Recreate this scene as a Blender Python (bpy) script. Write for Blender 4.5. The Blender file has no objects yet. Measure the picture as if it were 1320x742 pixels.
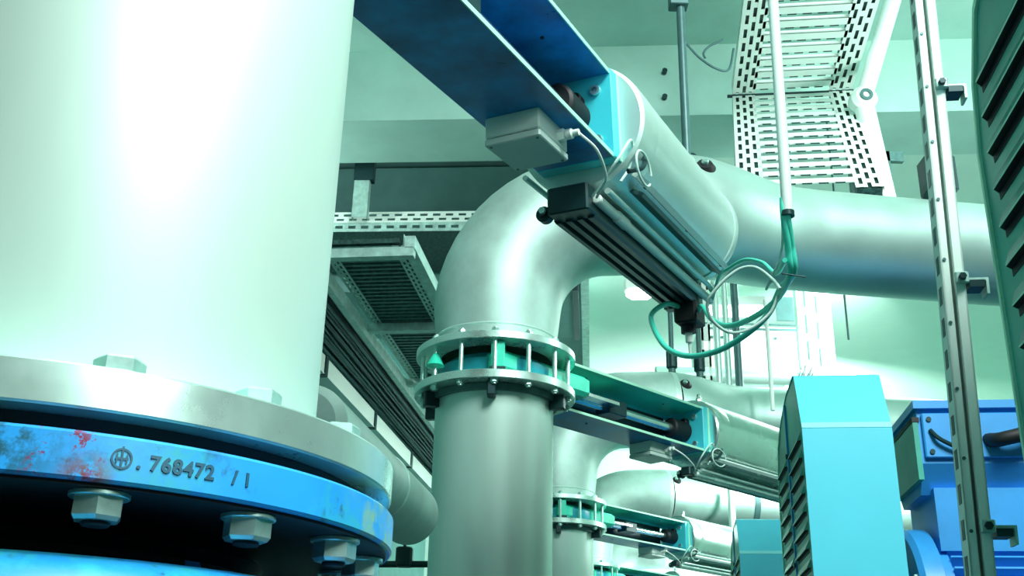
import bpy, bmesh, math, random
from mathutils import Vector as V, Matrix, noise
random.seed(7)
S = bpy.context.scene
C = S.collection
PI = math.pi
R_ = math.radians

# ------------------------------------------------------------------ camera
cam_d = bpy.data.cameras.new('camera'); cam = bpy.data.objects.new('camera', cam_d); C.objects.link(cam)
PITCH, ROLL, FPX = .3836, .023, 1391.0
cam_d.sensor_width = 36.0; cam_d.lens = 36.0 * FPX / 1320.0
cam_d.clip_start = .05; cam_d.clip_end = 100
cam.matrix_world = Matrix.Translation((0, 0, 1.6)) @ Matrix.Rotation(PI/2 + PITCH, 4, 'X') @ Matrix.Rotation(ROLL, 4, 'Z')
S.camera = cam

# ------------------------------------------------------------------ world, lights, exposure
W = bpy.data.worlds.new('world'); S.world = W; W.use_nodes = True
bg = W.node_tree.nodes['Background']; bg.inputs[0].default_value = (.50, .93, .78, 1); bg.inputs[1].default_value = .06

def area(name, loc, target, sx, sy, power, col=(.90, 1, .95)):
    l = bpy.data.lights.new(name, 'AREA'); l.shape = 'RECTANGLE'; l.size = sx; l.size_y = sy; l.energy = power; l.color = col
    o = bpy.data.objects.new(name, l); C.objects.link(o); o.location = loc
    o.rotation_euler = (V(target) - V(loc)).to_track_quat('-Z', 'Y').to_euler(); return o
area('work_light_high', (1.6, -.6, 5.5), (.5, 3.0, 2.3), 1.7, 1.7, 300)
wl = area('pipe_fill', (1.15, -.75, 3.0), (-.35, .9, 2.05), .8, .8, 6); wl.data.spread = R_(70)  # unseen fill added to brighten the big left pipe
area('ceiling_fill', (2.9, 3.4, 4.0), (1.3, 5.6, 5.4), .5, 1.2, 42)  # added light that lifts the ceiling and beam at right
area('far_bay_fill', (3.0, 7.6, 4.6), (1.6, 8.5, 3.6), .6, 3.5, 240)  # added out-of-view fill, brightens the far right bay
area('back_wall_fill', (2.8, 11.0, 3.0), (2.0, 13.5, 4.4), .6, 3.0, 240)  # added fill to lighten the back wall
area('recess_fill', (-2.2, 5.9, 4.4), (-.7, 7.1, 4.9), .4, .4, 38)  # hidden fill added to lift the dark recess
S.view_settings.view_transform = 'Standard'; S.view_settings.look = 'None'
S.view_settings.exposure = .25; S.view_settings.gamma = 1; S.view_settings.use_curve_mapping = False

# ------------------------------------------------------------------ materials
MATS = {}
def mat(name, col, metal=0.0, rough=.5, var=.0, scale=6.0, col2=None, thr=None, bump=0.0, stretch=None, rvar=0.0, emit=None):
    if name in MATS: return MATS[name]
    m = bpy.data.materials.new(name); m.use_nodes = True; nt = m.node_tree; N = nt.nodes; L = nt.links
    b = N['Principled BSDF']; b.inputs['Base Color'].default_value = (*col, 1)
    b.inputs['Metallic'].default_value = metal; b.inputs['Roughness'].default_value = rough
    if emit:
        b.inputs['Emission Color'].default_value = (*emit[0], 1); b.inputs['Emission Strength'].default_value = emit[1]
    if var or col2 or bump or rvar:
        tc = N.new('ShaderNodeTexCoord'); mp = N.new('ShaderNodeMapping'); L.new(tc.outputs['Object'], mp.inputs[0])
        mp.inputs['Scale'].default_value = stretch or (1, 1, 1)
        n1 = N.new('ShaderNodeTexNoise'); n1.inputs['Scale'].default_value = scale; n1.inputs['Detail'].default_value = 6; n1.inputs['Roughness'].default_value = .62
        L.new(mp.outputs[0], n1.inputs[0])
        if var or col2:
            rp = N.new('ShaderNodeValToRGB'); e = rp.color_ramp.elements
            if thr: e[0].position, e[1].position = thr
            else: e[0].position, e[1].position = .32, .68
            e[0].color = (*(c*(1-var) for c in col), 1)
            e[1].color = (*(col2 if col2 else (min(1, c*(1+var)) for c in col)), 1)
            L.new(n1.outputs['Fac'], rp.inputs[0]); L.new(rp.outputs[0], b.inputs['Base Color'])
            m['ramp'] = rp.name
        if rvar:
            mr = N.new('ShaderNodeMapRange'); mr.inputs[3].default_value = max(.05, rough-rvar); mr.inputs[4].default_value = min(1, rough+rvar)
            mr.inputs[1].default_value = .3; mr.inputs[2].default_value = .7
            L.new(n1.outputs['Fac'], mr.inputs[0]); L.new(mr.outputs[0], b.inputs['Roughness'])
        if bump:
            bp = N.new('ShaderNodeBump'); bp.inputs['Strength'].default_value = bump; bp.inputs['Distance'].default_value = .01
            L.new(n1.outputs['Fac'], bp.inputs['Height']); L.new(bp.outputs[0], b.inputs['Normal'])
    MATS[name] = m; return m

STEEL = mat('pickled_steel', (.60, .85, .77), .5, .42, var=.05, scale=3, rvar=.05, stretch=(1, 1, .25))
STEELN = mat('near_pipe_steel', (.66, .90, .81), .35, .46, var=.04, scale=4, rvar=.05, stretch=(1, 1, .2))
LEGM = mat('satin_leg_steel', (.46, .69, .63), .68, .46, var=.06, scale=4, rvar=.05)
CAST = mat('matte_elbow_steel', (.46, .68, .62), .5, .52, var=.16, scale=5, rvar=.08)
BRIGHT = mat('polished_steel', (.74, .92, .86), .92, .24, var=.10, scale=8, rvar=.07)
FLANGE = mat('machined_flange_steel', (.62, .90, .82), .75, .30, var=.12, scale=9, rvar=.08)
ALU = mat('brushed_aluminium', (.62, .84, .78), .5, .42, var=.05, scale=5, rvar=.05)
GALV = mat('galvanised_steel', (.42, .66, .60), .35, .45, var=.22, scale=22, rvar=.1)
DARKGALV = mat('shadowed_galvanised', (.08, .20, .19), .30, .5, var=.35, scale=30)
DARK = mat('dark_anodised', (.012, .05, .055), .35, .38)
BLACK = mat('black_rubber', (.003, .006, .008), 0, .6)
GRAPH = mat('graphite_grey', (.07, .17, .17), .3, .42, var=.15, scale=12)
NUTM = mat('zinc_nut', (.52, .86, .76), .75, .33, var=.25, scale=30)
BLUE = mat('blue_paint', (.008, .20, .50), .0, .34, var=.45, scale=9, col2=(.015, .33, .78), rvar=.08)
BLUEM = mat('motor_blue_paint', (.035, .33, .78), 0, .38, var=.12, scale=5)
CYANP = mat('cyan_plate_paint', (.06, .70, .78), 0, .36, var=.06, scale=6)
CYANL = mat('fold_edge_cyan', (.25, .82, .88), 0, .35)
CYANG = mat('cyan_guard_paint', (.085, .66, .84), 0, .42, var=.05, scale=2)
GREENG = mat('green_guard_paint', (.03, .30, .27), 0, .36, var=.25, scale=2.2, col2=(.06, .50, .38))
TEAL = mat('teal_valve_paint', (.035, .74, .52), 0, .35, var=.12, scale=9)
TEALB = mat('teal_blue_valve_paint', (.012, .34, .42), 0, .36, var=.3, scale=9)
MINT = mat('mint_edge', (.42, .92, .68), 0, .4)
CONC = mat('painted_concrete', (.42, .72, .63), 0, .8, var=.07, scale=3, bump=.05)
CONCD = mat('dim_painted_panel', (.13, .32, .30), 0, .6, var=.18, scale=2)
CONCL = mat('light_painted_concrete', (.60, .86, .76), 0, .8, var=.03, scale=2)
FLOORM = mat('dark_floor', (.012, .04, .045), 0, .55, var=.3, scale=4)
WHITE = mat('white_plastic', (.80, .97, .90), 0, .4)
BOXG = mat('grey_plastic', (.58, .76, .70), 0, .42, var=.05, scale=10)
BOXD = mat('grey_plastic_lid', (.50, .68, .63), 0, .42, var=.05, scale=10)
CABLET = mat('teal_cable_sheath', (.08, .78, .60), 0, .36)
CABLEW = mat('clear_air_hose', (.62, .88, .80), 0, .2)
CABLED = mat('dark_cable', (.01, .10, .11), 0, .4)
LAMP = mat('lamp_diffuser', (1, 1, 1), 0, .5, emit=((.93, 1, .97), 7.0))
MESHD = mat('dark_tray_cables', (.012, .05, .05), 0, .5, var=.7, scale=55, col2=(.03, .11, .10))

# worn blue flange paint with stains and one rust patch
def worn_blue():
    m = mat('worn_blue_flange', (.02, .33, .80), 0, .36, var=.1, scale=9, rvar=.08)
    nt = m.node_tree; N = nt.nodes; L = nt.links; b = N['Principled BSDF']; base = N[m['ramp']].outputs[0]
    geo = N.new('ShaderNodeNewGeometry')
    def mix(prev, col, fac):
        x = N.new('ShaderNodeMix'); x.data_type = 'RGBA'; L.new(fac, x.inputs[0]); L.new(prev, x.inputs[6]); x.inputs[7].default_value = (*col, 1); return x.outputs[2]
    def noise_mask(scale, lo, hi, off=0):
        n = N.new('ShaderNodeTexNoise'); n.inputs['Scale'].default_value = scale; n.inputs['Detail'].default_value = 7; n.inputs['Roughness'].default_value = .7
        a = N.new('ShaderNodeVectorMath'); a.operation = 'ADD'; L.new(geo.outputs['Position'], a.inputs[0]); a.inputs[1].default_value = (off, off, off)
        L.new(a.outputs[0], n.inputs[0]); r = N.new('ShaderNodeMapRange'); r.inputs[1].default_value = lo; r.inputs[2].default_value = hi
        L.new(n.outputs['Fac'], r.inputs[0]); return r.outputs[0]
    def near(p, r0, r1):
        d = N.new('ShaderNodeVectorMath'); d.operation = 'DISTANCE'; L.new(geo.outputs['Position'], d.inputs[0]); d.inputs[1].default_value = p
        r = N.new('ShaderNodeMapRange'); r.inputs[1].default_value = r0; r.inputs[2].default_value = r1; r.inputs[3].default_value = 1; r.inputs[4].default_value = 0
        L.new(d.outputs['Value'], r.inputs[0]); return r.outputs[0]
    def mul(a, c):
        x = N.new('ShaderNodeMath'); x.operation = 'MULTIPLY'; L.new(a, x.inputs[0]); L.new(c, x.inputs[1]); return x.outputs[0]
    o = mix(base, (.03, .42, .55), noise_mask(14, .50, .62))
    o = mix(o, (.02, .12, .20), mul(noise_mask(40, .56, .66, 3), noise_mask(7, .46, .56, 9)))
    o = mix(o, (.015, .09, .10), mul(noise_mask(60, .42, .56, 5), near((-.298, .616, 1.752), .012, .05)))
    o = mix(o, (.16, .045, .02), mul(noise_mask(90, .40, .50, 1), near((-.250, .636, 1.7275), .006, .020)))
    o = mix(o, (.20, .012, .05), mul(noise_mask(75, .57, .60, 2), near((-.262, .630, 1.742), .014, .03)))
    o = mix(o, (.20, .45, .25), mul(noise_mask(30, .47, .60, 4), near((-.097, .86, 1.745), .03, .09)))
    L.new(o, b.inputs['Base Color']); return m
BLUEW = worn_blue()

# ------------------------------------------------------------------ mesh helpers
I4 = Matrix.Identity(4)
def frame(o, x=None, y=None, z=None):
    x = V(x).normalized(); y = V(y).normalized(); z = V(z).normalized() if z else x.cross(y)
    m = Matrix((x, y, z)).transposed().to_4x4(); m.translation = V(o); return m
def zframe(o, z):
    z = V(z).normalized(); q = z.to_track_quat('Z', 'Y').to_matrix().to_4x4(); q.translation = V(o); return q

class M:
    def __init__(s): s.v = []; s.f = []
    def add(s, vs, fs, F=I4):
        n = len(s.v); s.v += [F @ V(a) for a in vs]; s.f += [tuple(n+i for i in f) for f in fs]; return s
    def box(s, lo, hi, F=I4):
        x0, y0, z0 = lo; x1, y1, z1 = hi
        return s.add([(x0,y0,z0),(x1,y0,z0),(x1,y1,z0),(x0,y1,z0),(x0,y0,z1),(x1,y0,z1),(x1,y1,z1),(x0,y1,z1)],
                     [(0,3,2,1),(4,5,6,7),(0,1,5,4),(1,2,6,5),(2,3,7,6),(3,0,4,7)], F)
    def cbox(s, lo, hi, c, F=I4):            # box with chamfered corners, profile in XY extruded along Z plus end chamfers
        x0, y0, z0 = lo; x1, y1, z1 = hi
        def ringp(i, z): return [(x0+c+i,y0+i,z),(x1-c-i,y0+i,z),(x1-i,y0+c+i,z),(x1-i,y1-c-i,z),(x1-c-i,y1-i,z),(x0+c+i,y1-i,z),(x0+i,y1-c-i,z),(x0+i,y0+c+i,z)]
        k = c*.7
        return s.loft([ringp(k, z0), ringp(0, z0+k), ringp(0, z1-k), ringp(k, z1)], F)
    def loft(s, rings, F=I4, caps=True):
        n = len(rings[0]); vs = [p for r in rings for p in r]; fs = []
        for k in range(len(rings)-1):
            for i in range(n):
                j = (i+1) % n; fs.append((k*n+i, k*n+j, (k+1)*n+j, (k+1)*n+i))
        if caps: fs.append(tuple(range(n-1, -1, -1))); fs.append(tuple((len(rings)-1)*n+i for i in range(n)))
        return s.add(vs, fs, F)
    def rev(s, prof, F=I4, n=64, closed=False):   # profile (r,z) revolved about local Z
        vs = []; fs = []; m = len(prof)
        for k in range(n):
            a = 2*PI*k/n; c, d = math.cos(a), math.sin(a)
            vs += [(r*c, r*d, z) for r, z in prof]
        for k in range(n):
            k2 = (k+1) % n
            for i in range(m if closed else m-1):
                j = (i+1) % m
                if prof[i][0] < 1e-6 and prof[j][0] < 1e-6: continue
                fs.append((k*m+i, k2*m+i, k2*m+j, k*m+j))
        return s.add(vs, fs, F)
    def cyl(s, p0, p1, r, r1=None, n=16, c=0.0):
        p0 = V(p0); p1 = V(p1); L = (p1-p0).length; r1 = r if r1 is None else r1
        pr = [(0,0),(r-c,0),(r,c),(r1,L-c),(r1-c,L),(0,L)] if c else [(0,0),(r,0),(r1,L),(0,L)]
        return s.rev(pr, zframe(p0, p1-p0), n)
    def hexn(s, p0, p1, r, a0=0.0, c=.12):
        p0 = V(p0); p1 = V(p1); L = (p1-p0).length; F = zframe(p0, p1-p0)
        def rg(rr, z): return [(rr*math.cos(a0+i*PI/3), rr*math.sin(a0+i*PI/3), z) for i in range(6)]
        return s.loft([rg(r, 0), rg(r, L*(1-c*1.5)), rg(r*(1-c), L)], F)
    def sweep(s, pts, rad, n=24, caps=True):
        pts = [V(p) for p in pts]; T = []
        for i in range(len(pts)):
            a = pts[max(0, i-1)]; b = pts[min(len(pts)-1, i+1)]; T.append((b-a).normalized())
        up = V((0,1,0)) if abs(T[0].y) < .9 else V((1,0,0))
        x = T[0].cross(up).normalized(); rings = []
        for i, p in enumerate(pts):
            x = (x - T[i]*x.dot(T[i])).normalized(); y = T[i].cross(x); r = rad[i] if isinstance(rad, (list, tuple)) else rad
            rings.append([p + (x*math.cos(2*PI*k/n) + y*math.sin(2*PI*k/n))*r for k in range(n)])
        return s.loft(rings, I4, caps)

def obj(name, m, material, parent=None, smooth=32, solid=0, bevel=0):
    base = V((0,0,0))
    if parent is not None:
        base = parent.get('_b') and V(parent['_b']) or V((0,0,0))
    me = bpy.data.meshes.new(name)
    me.from_pydata([tuple(v-base) for v in m.v], [], m.f)
    b = bmesh.new(); b.from_mesh(me); bmesh.ops.recalc_face_normals(b, faces=b.faces); b.to_mesh(me); b.free()
    me.materials.append(material)
    if smooth:
        me.shade_smooth(); me.set_sharp_from_angle(angle=R_(smooth))
    o = bpy.data.objects.new(name, me); C.objects.link(o)
    if bevel:
        md = o.modifiers.new('bevel', 'BEVEL'); md.width = bevel; md.segments = 2; md.limit_method = 'ANGLE'
    if solid:
        md = o.modifiers.new('solidify', 'SOLIDIFY'); md.thickness = solid
    if parent is not None:
        o.parent = parent; o['_b'] = tuple(base)
    return o
def thing(name, label, cat, base, group=None):
    o = bpy.data.objects.new(name, None); C.objects.link(o); o.location = base; o.empty_display_size = .05
    o['label'] = label; o['category'] = cat; o['_b'] = tuple(base)
    if group: o['group'] = group
    return o
def tag(o, label, cat, group=None):
    o['label'] = label; o['category'] = cat
    if group: o['group'] = group
    return o
def struct(name, m, material, **k):
    o = obj(name, m, material, **k); o['kind'] = 'structure'; return o
def copy_tree(o, parent=None, off=None, label=None):
    c = o.copy(); C.objects.link(c)
    if parent is None:
        c.location = V(o.location) + V(off)
        if label: c['label'] = label
    else: c.parent = parent
    for ch in KIDS.get(o.name, []): copy_tree(ch, c)
    return c
KIDS = {}
def index_kids():
    KIDS.clear()
    for o in C.objects:
        if o.parent: KIDS.setdefault(o.parent.name, []).append(o)
def bez(pts, n=10):           # Catmull-Rom through points
    P = [V(p) for p in pts]; P = [P[0]*2-P[1]] + P + [P[-1]*2-P[-2]]; out = []
    for i in range(1, len(P)-2):
        for k in range(n):
            t = k/n; a, b, c, d = P[i-1:i+3]
            out.append(.5*((2*b)+(c-a)*t+(2*a-5*b+4*c-d)*t*t+(3*b-a-3*c+d)*t**3))
    out.append(P[-2]); return out

ROW = V((.34, 2.603, 0)); RD = ROW.normalized(); RX = V((RD.y, -RD.x, 0)); UP = V((0,0,1))
def rowp(x, y, z): return V((x, y, z))

# ------------------------------------------------------------------ setting
FR = frame((0,0,0), RX, RD, UP)       # room frame: X across the row, Y along it
struct('floor', M().box((-4,-2.5,-.1), (6,15,0), FR), FLOORM)
BX = V((1, -.077, 0)).normalized(); BY = V((.077, 1, 0)).normalized()
FB = frame((0,0,0), BX, BY, UP)
struct('wall_back', M().box((-4.5,14.2,0), (7,14.4,6), FB), CONCL)
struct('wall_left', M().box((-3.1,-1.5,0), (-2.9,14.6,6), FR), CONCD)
struct('wall_right', M().box((4.6,2.0,0), (4.8,15,6), FR), CONCL)
struct('ceiling', M().box((-4.5,2.2,5.5), (7,5.66,5.7), FB), CONC)
struct('trim_1', M().box((-4.5,5.66,5.0), (7,6.19,5.7), FB), CONC)                 # deep downstand beam
struct('trim_2', M().box((-.06,6.19,5.0), (7,14.4,5.2), FB), CONCL)               # slab soffit right of the recess
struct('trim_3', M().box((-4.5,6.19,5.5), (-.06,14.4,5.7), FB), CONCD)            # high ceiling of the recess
struct('trim_4', M().box((-.06,6.192,4.62), (0.0,9.5,4.998), FB), GALV)             # edge upstand of the recess

# ------------------------------------------------------------------ unit 1: pipe, flange, casing
PC = V((-.3815, .892, 0)); PR = .2142
ZS1, ZS0, ZB1, ZB0 = 1.7997, 1.7716, 1.7578, 1.7282
t = thing('discharge_pipe', 'huge pale steel pipe filling the left of the picture, bolted on the blue flange', 'pipe', (PC.x, PC.y, ZS0))
obj('pipe_wall', M().rev([(PR,ZS1-.004),(PR,2.44),(PR,2.50),(.2,2.56),(.2,2.60),(.19,2.60),(.19,ZS0+.005),(PR-.01,ZS0+.004)], Matrix.Translation(PC), 128, closed=True), STEELN, t)
obj('flange', M().rev([(PR-.004,ZS0),(.2828,ZS0),(.2843,ZS0+.0015),(.2843,ZS1-.0015),(.2828,ZS1),(PR-.004,ZS1)], Matrix.Translation(PC), 160, closed=True), FLANGE, t)
obj('weld_seam', M().rev([(PR-.002,ZS1-.002),(PR+.006,ZS1),(PR-.001,ZS1+.007)], Matrix.Translation(PC), 96, closed=True), STEELN, t)
obj('flange', M().rev([(.195,2.585),(.27,2.585),(.27,2.612),(.195,2.612)], Matrix.Translation(PC), 96, closed=True), FLANGE, t)
angs = [-60 + 22.5*i for i in range(16)]
for i, a in enumerate(angs):
    p = PC + V((math.cos(R_(a)), math.sin(R_(a)), 0))*.258
    m = M().cyl(p+UP*(ZS1+.0002), p+UP*(ZS1+.0025), .0185, n=28, c=.0006)
    m.hexn(p+UP*(ZS1+.0025), p+UP*(ZS1+.0135), .0165, a0=R_(a)+.35+i*.6)
    obj('bolt_head', m, NUTM, t, smooth=20)
t = thing('valve_casing', 'worn blue painted cast casing with a numbered flange at the lower left', 'casing', (PC.x, PC.y, 0))
obj('flange', M().rev([(.16,ZB0),(.2855,ZB0),(.2873,ZB0+.002),(.2873,ZB1-.002),(.2855,ZB1),(.16,ZB1)], Matrix.Translation(PC), 160, closed=True), BLUEW, t)
obj('gasket', M().rev([(.15,ZB1+.0002),(.262,ZB1+.0002),(.262,ZS0-.0002),(.15,ZS0-.0002)], Matrix.Translation(PC), 96, closed=True), BLACK, t)
obj('neck', M().rev([(.16,1.696),(.168,1.694),(.250,1.690),(.264,1.686),(.274,1.678),(.284,1.660),(.290,1.62),(.290,1.55),(.29,1.2),(.30,1.1),(.22,1.05),(.22,.3),(.34,.27),(.34,0.0),(0,0)], Matrix.Translation(PC), 128), BLUEW, t)
obj('underflange_shade', M().rev([(.15,ZB0),(.283,ZB0),(.2825,ZB0-.002),(.185,ZB0-.003),(.172,1.722),(.182,1.714),(.172,1.706),(.172,1.6925),(.15,1.6925)], Matrix.Translation(PC), 96, closed=True), BLACK, t)  # black part that puts the shadow under the flange into solid colour
for a in (-82, -37, 8, 53, 98, 143, 188, 233):      # reinforcing ribs under the flange
    F = Matrix.Translation(PC) @ Matrix.Rotation(R_(a), 4, 'Z')
    obj('rib', M().add([(.20,-.006,1.60),(.30,-.006,1.60),(.235,-.006,1.66),(.205,-.006,1.70),(.20,.006,1.60),(.30,.006,1.60),(.235,.006,1.66),(.205,.006,1.70)],
        [(0,1,2,3),(7,6,5,4),(0,4,5,1),(1,5,6,2),(2,6,7,3),(3,7,4,0)], F), BLUEW, t)
for i, a in enumerate(angs):
    p = PC + V((math.cos(R_(a)), math.sin(R_(a)), 0))*.262
    m = M().cyl(p+UP*(ZB0-.0055), p+UP*(ZB0-.002), .0185, n=28, c=.0006)
    m.hexn(p+UP*(ZB0-.0055), p+UP*(ZB0-.0195), .0162, a0=R_(a)+.2+i*.45)
    nt_ = obj('nut', m, NUTM, t, smooth=20)
    obj('bolt_end', M().cyl(p+UP*(ZB0-.0225), p+UP*(ZB0-.0190), .0088, n=16, c=.001), BLACK, nt_)
# stamped number around the rim
def rim_text(body, size, a_start, z0, parent, name='stamped_number'):
    cu = bpy.data.curves.new('t', 'FONT'); cu.body = body; cu.size = size; cu.extrude = .0006; cu.offset = .0004; cu.space_character = 1.12
    o = bpy.data.objects.new('t', cu); C.objects.link(o); bpy.context.view_layer.update()
    dg = bpy.context.evaluated_depsgraph_get(); me = bpy.data.meshes.new_from_object(o.evaluated_get(dg))
    bpy.data.objects.remove(o); RR = .2875
    m = M(); vs = []
    for v in me.vertices:
        a = R_(a_start) + v.co.x/RR; r = RR + v.co.z
        vs.append((PC.x + r*math.cos(a), PC.y + r*math.sin(a), z0 + v.co.y))
    m.add(vs, [tuple(p.vertices) for p in me.polygons]); obj(name, m, INK, parent, smooth=0)
INK = mat('stamped_ink', (.01, .10, .17), 0, .5)
rim_text('. 768472', .0128, -57.2, 1.739, t)
rim_text('/ 1', .0120, -44.6, 1.739, t)
mk = M(); a0 = R_(-59.0)
for rr, w in ((.0058, .0013),):
    n = 28
    vs = []; fs = []
    for k in range(n):
        q = 2*PI*k/n
        for r2 in (rr-w/2, rr+w/2):
            a = a0 + r2*math.cos(q)/.2875; vs.append((PC.x+.2879*math.cos(a), PC.y+.2879*math.sin(a), 1.7435+r2*math.sin(q)))
    for k in range(n): j = (k+1) % n; fs.append((2*k, 2*j, 2*j+1, 2*k+1))
    mk.add(vs, fs)
for (x0, x1, z0, z1) in ((-.0006,.0006,-.0065,.0075),(-.004,.004,-.0007,.0007),(-.0035,-.0025,-.003,.003),(.0025,.0035,-.003,.003)):
    vs = []
    for x, z in ((x0,z0),(x1,z0),(x1,z1),(x0,z1)):
        a = a0 + x/.2875; vs.append((PC.x+.2880*math.cos(a), PC.y+.2880*math.sin(a), 1.7435+z))
    mk.add(vs, [(0,1,2,3)])
obj('foundry_mark', mk, INK, t, smooth=0)

# ------------------------------------------------------------------ gate valves with pneumatic actuator
def actuator(t, Cc, d, r, u, L, w, h, near):
    """Cc = centre of the end plate, d = away from the valve, r = across, u = up"""
    F = frame(Cc, r, d, u)
    hw, hh = w/2, h/2
    for s in (-1, 1):
        m = M().box((-hw, -L, hh-.004 if s > 0 else -hh-.004), (hw-.0015, -.002, hh+.004 if s > 0 else -hh+.004), F)
        y = obj('yoke_plate', m, BLUE if near or s < 0 else TEAL, t, smooth=0)
        zc = s*hh
        obj('plate_edge', M().box((hw-.0014, -L, zc-.0045), (hw+.001, -.002, zc+.0045), F), MINT, y, smooth=0)
        if s > 0:
            obj('plate_lip', M().box((-hw-.004, -L, zc-.022), (-hw, -.002, zc+.004), F), CYANP if not near else BLUE, y, smooth=0)
        hb = M()
        for a in (-L*.22, -L*.75):
            hb.cyl(F @ V((.02, a, zc-.0045)), F @ V((.02, a, zc-.0075)), .004, n=10)
        obj('screw', hb, DARK, y)
    ep = obj('end_plate', M().cbox((-hw-.003, -hh-.006, -.03), (hw+.004, hh+.008, .004), .003, F @ Matrix.Rotation(-PI/2, 4, 'X') @ Matrix.Scale(-1, 4, (0,1,0))), CYANP, t, smooth=20)
    obj('side_face', M().box((hw+.0042, -.002, -hh-.004), (hw+.0062, .006, hh+.006), F), MINT, ep, smooth=0)
    for a, b in ((.052, .055), (-.052, .055), (-.052, -.055), (.052, -.055)):
        m = M().rev([(.0055,-.0365),(.0105,-.0365),(.0115,-.034),(.0115,-.030)], F @ Matrix.Translation((a,0,b)) @ Matrix.Rotation(-PI/2,4,'X'), 20)
        m.cyl(F @ V((a,-.0335,b)), F @ V((a,-.032,b)), .0055, n=6)
        obj('socket_bolt', m, NUTM, ep)
    m = M().cyl(F @ V((0,-.13,0)), F @ V((0,-.028,0)), .040, n=32, c=.006)
    m.cyl(F @ V((.012,-.055,.035)), F @ V((.012,-.028,.035)), .016, n=20, c=.003)
    obj('rod_gland', m, BLACK, t)
    obj('piston_rod', M().cyl(F @ V((0,-L+.1,0)), F @ V((0,-.10,0)), .017, n=24), BRIGHT, t)
    m = M().cbox((-.035, -L*.62, -.028), (.035, -L*.50, .028), .004, F)
    obj('rod_clevis', m, DARK, t, smooth=20)
    obj('gate_blade', M().box((-.07, -L, -.006), (.07, -L*.60, .006), F), BRIGHT, t, smooth=0)
    obj('safety_shield', M().box((-hw+.006, -L*.93, -hh*.55), (-hw+.009, -.06, hh-.02), F), DARK, t, smooth=0)
    # cylinder
    TR = .141
    tb = obj('cylinder_tube', M().rev([(.10,.085),(TR,.085),(TR,.735),(.10,.735)], F @ Matrix.Rotation(-PI/2,4,'X'), 96), ALU if near else BRIGHT, t)
    obj('front_cap', M().rev([(.0,.0045),(TR-.008,.0045),(TR-.001,.010),(TR+.001,.03),(TR+.001,.094),(TR-.0005,.098),(.1,.098)], F @ Matrix.Rotation(-PI/2,4,'X'), 96), BRIGHT if not near else ALU, t)
    obj('rear_cap', M().rev([(.1,.732),(TR+.003,.732),(TR+.004,.737),(TR+.004,.757),(TR+.0015,.762),(TR-.006,.764),(0,.764)], F @ Matrix.Rotation(-PI/2,4,'X'), 96), ALU, t)
    def rod(rr, uu, R, a0=-.01, a1=.78, mt=ALU, nm='tie_rod'):
        m = M().cyl(F @ V((rr,a0,uu)), F @ V((rr,a1,uu)), R, n=16)
        for q in (a1-.015,): m.hexn(F @ V((rr,q,uu)), F @ V((rr,q+.012,uu)), R*1.7)
        return obj(nm, m, mt, t)
    rod(.060, -.158, .0065)
    rod(-.118, .095, .006); rod(-.12, -.095, .006)
    # flat rail with screws
    FF = F @ Matrix.Translation((.108, 0, -.116)) @ Matrix.Rotation(R_(43), 4, 'Y')
    o = obj('sensor_rail', M().box((-.006, .03, -.007), (.006, .75, .006), FF), WHITE, t, smooth=0)
    FG = F @ Matrix.Translation((.079, 0, -.1255)) @ Matrix.Rotation(R_(31), 4, 'Y')
    obj('tube_shade_strip', M().box((-.021, .10, -.003), (.021, .72, .006), FG), GRAPH, t, smooth=0)  # dark strip carrying the shade of the tube's underside in its colour
    for a in (.10, .40, .70):
        obj('screw', M().cyl(FF @ V((0,a,-.009)), FF @ V((0,a,-.006)), .0035, n=12), GRAPH, o)
    # positioner profile under the tube
    m = M(); x0, x1, z0, z1 = (-.062, .028, -.205, -.146) if near else (-.020, .028, -.180, -.146)
    prof = [(x0,z1),(x0,z0+.006),(x0+.004,z0)]
    for k in range(3 if near else 1):
        xa = x0+.014+k*.024; prof += [(xa,z0),(xa+.001,z0+.010),(xa+.011,z0+.010),(xa+.012,z0)]
    prof += [(x1-.004,z0),(x1,z0+.006),(x1,z1)]
    m.loft([[(a,q,b) for a, b in prof] for q in (-.0, .73)], F)
    pf = obj('actuator_profile', m, DARK if near else GALV, t, smooth=0)
    obj('profile_edge', M().box((x0+.011,.0,z0-.0015),(x0+.0145,.73,z0+.001),F).box((x0+(.036 if near else .012),.0,z0-.0015),(x0+(.0385 if near else .0142),.73,z0+.001),F), GRAPH, pf, smooth=0)
    obj('profile_head', M().cbox((x0+.004,-.045,z0+.004),(x1+.002,.010,z1+.002),.004,F), DARK, t, smooth=20)
    obj('profile_end', M().cbox((x0-.002,.73,z0-.002),(x1+.004,.77,z1+.002),.003,F), GRAPH, t, smooth=20)
    m = M().cyl(F @ V((x0-.012,-.03,z0+.016)), F @ V((x0-.012,-.005,z0+.016)), .0165, n=24, c=.003)
    m.hexn(F @ V((x0-.012,-.036,z0+.016)), F @ V((x0-.012,-.029,z0+.016)), .009)
    obj('pivot_bolt', m, DARK, t)
    obj('pivot_nut', M().hexn(F @ V((x0-.008,-.045,z0+.018)), F @ V((x0-.008,-.036,z0+.018)), .0075), NUTM, t)
    obj('sensor_tube', M().cyl(F @ V((.037,-.015,-.172)), F @ V((.037,.83,-.172)), .0105, n=20, c=.002).cyl(F @ V((.037,.10,-.172)), F @ V((.037,.16,-.172)), .013, n=20, c=.002), WHITE if near else ALU, t)
    obj('solenoid_block', M().cbox((-.03,.70,-.255),(.03,.79,-.195),.006,F).cyl(F @ V((-.005,.745,-.275)), F @ V((-.005,.745,-.25)), .02, n=12), BLACK, t, smooth=20)
    obj('cable_fitting', M().cyl(F @ V((-.005,.745,-.300)), F @ V((-.005,.745,-.272)), .010, n=12).cyl(F @ V((-.005,.745,-.335)), F @ V((-.005,.745,-.300)), .004, n=10), WHITE, t)
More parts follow.
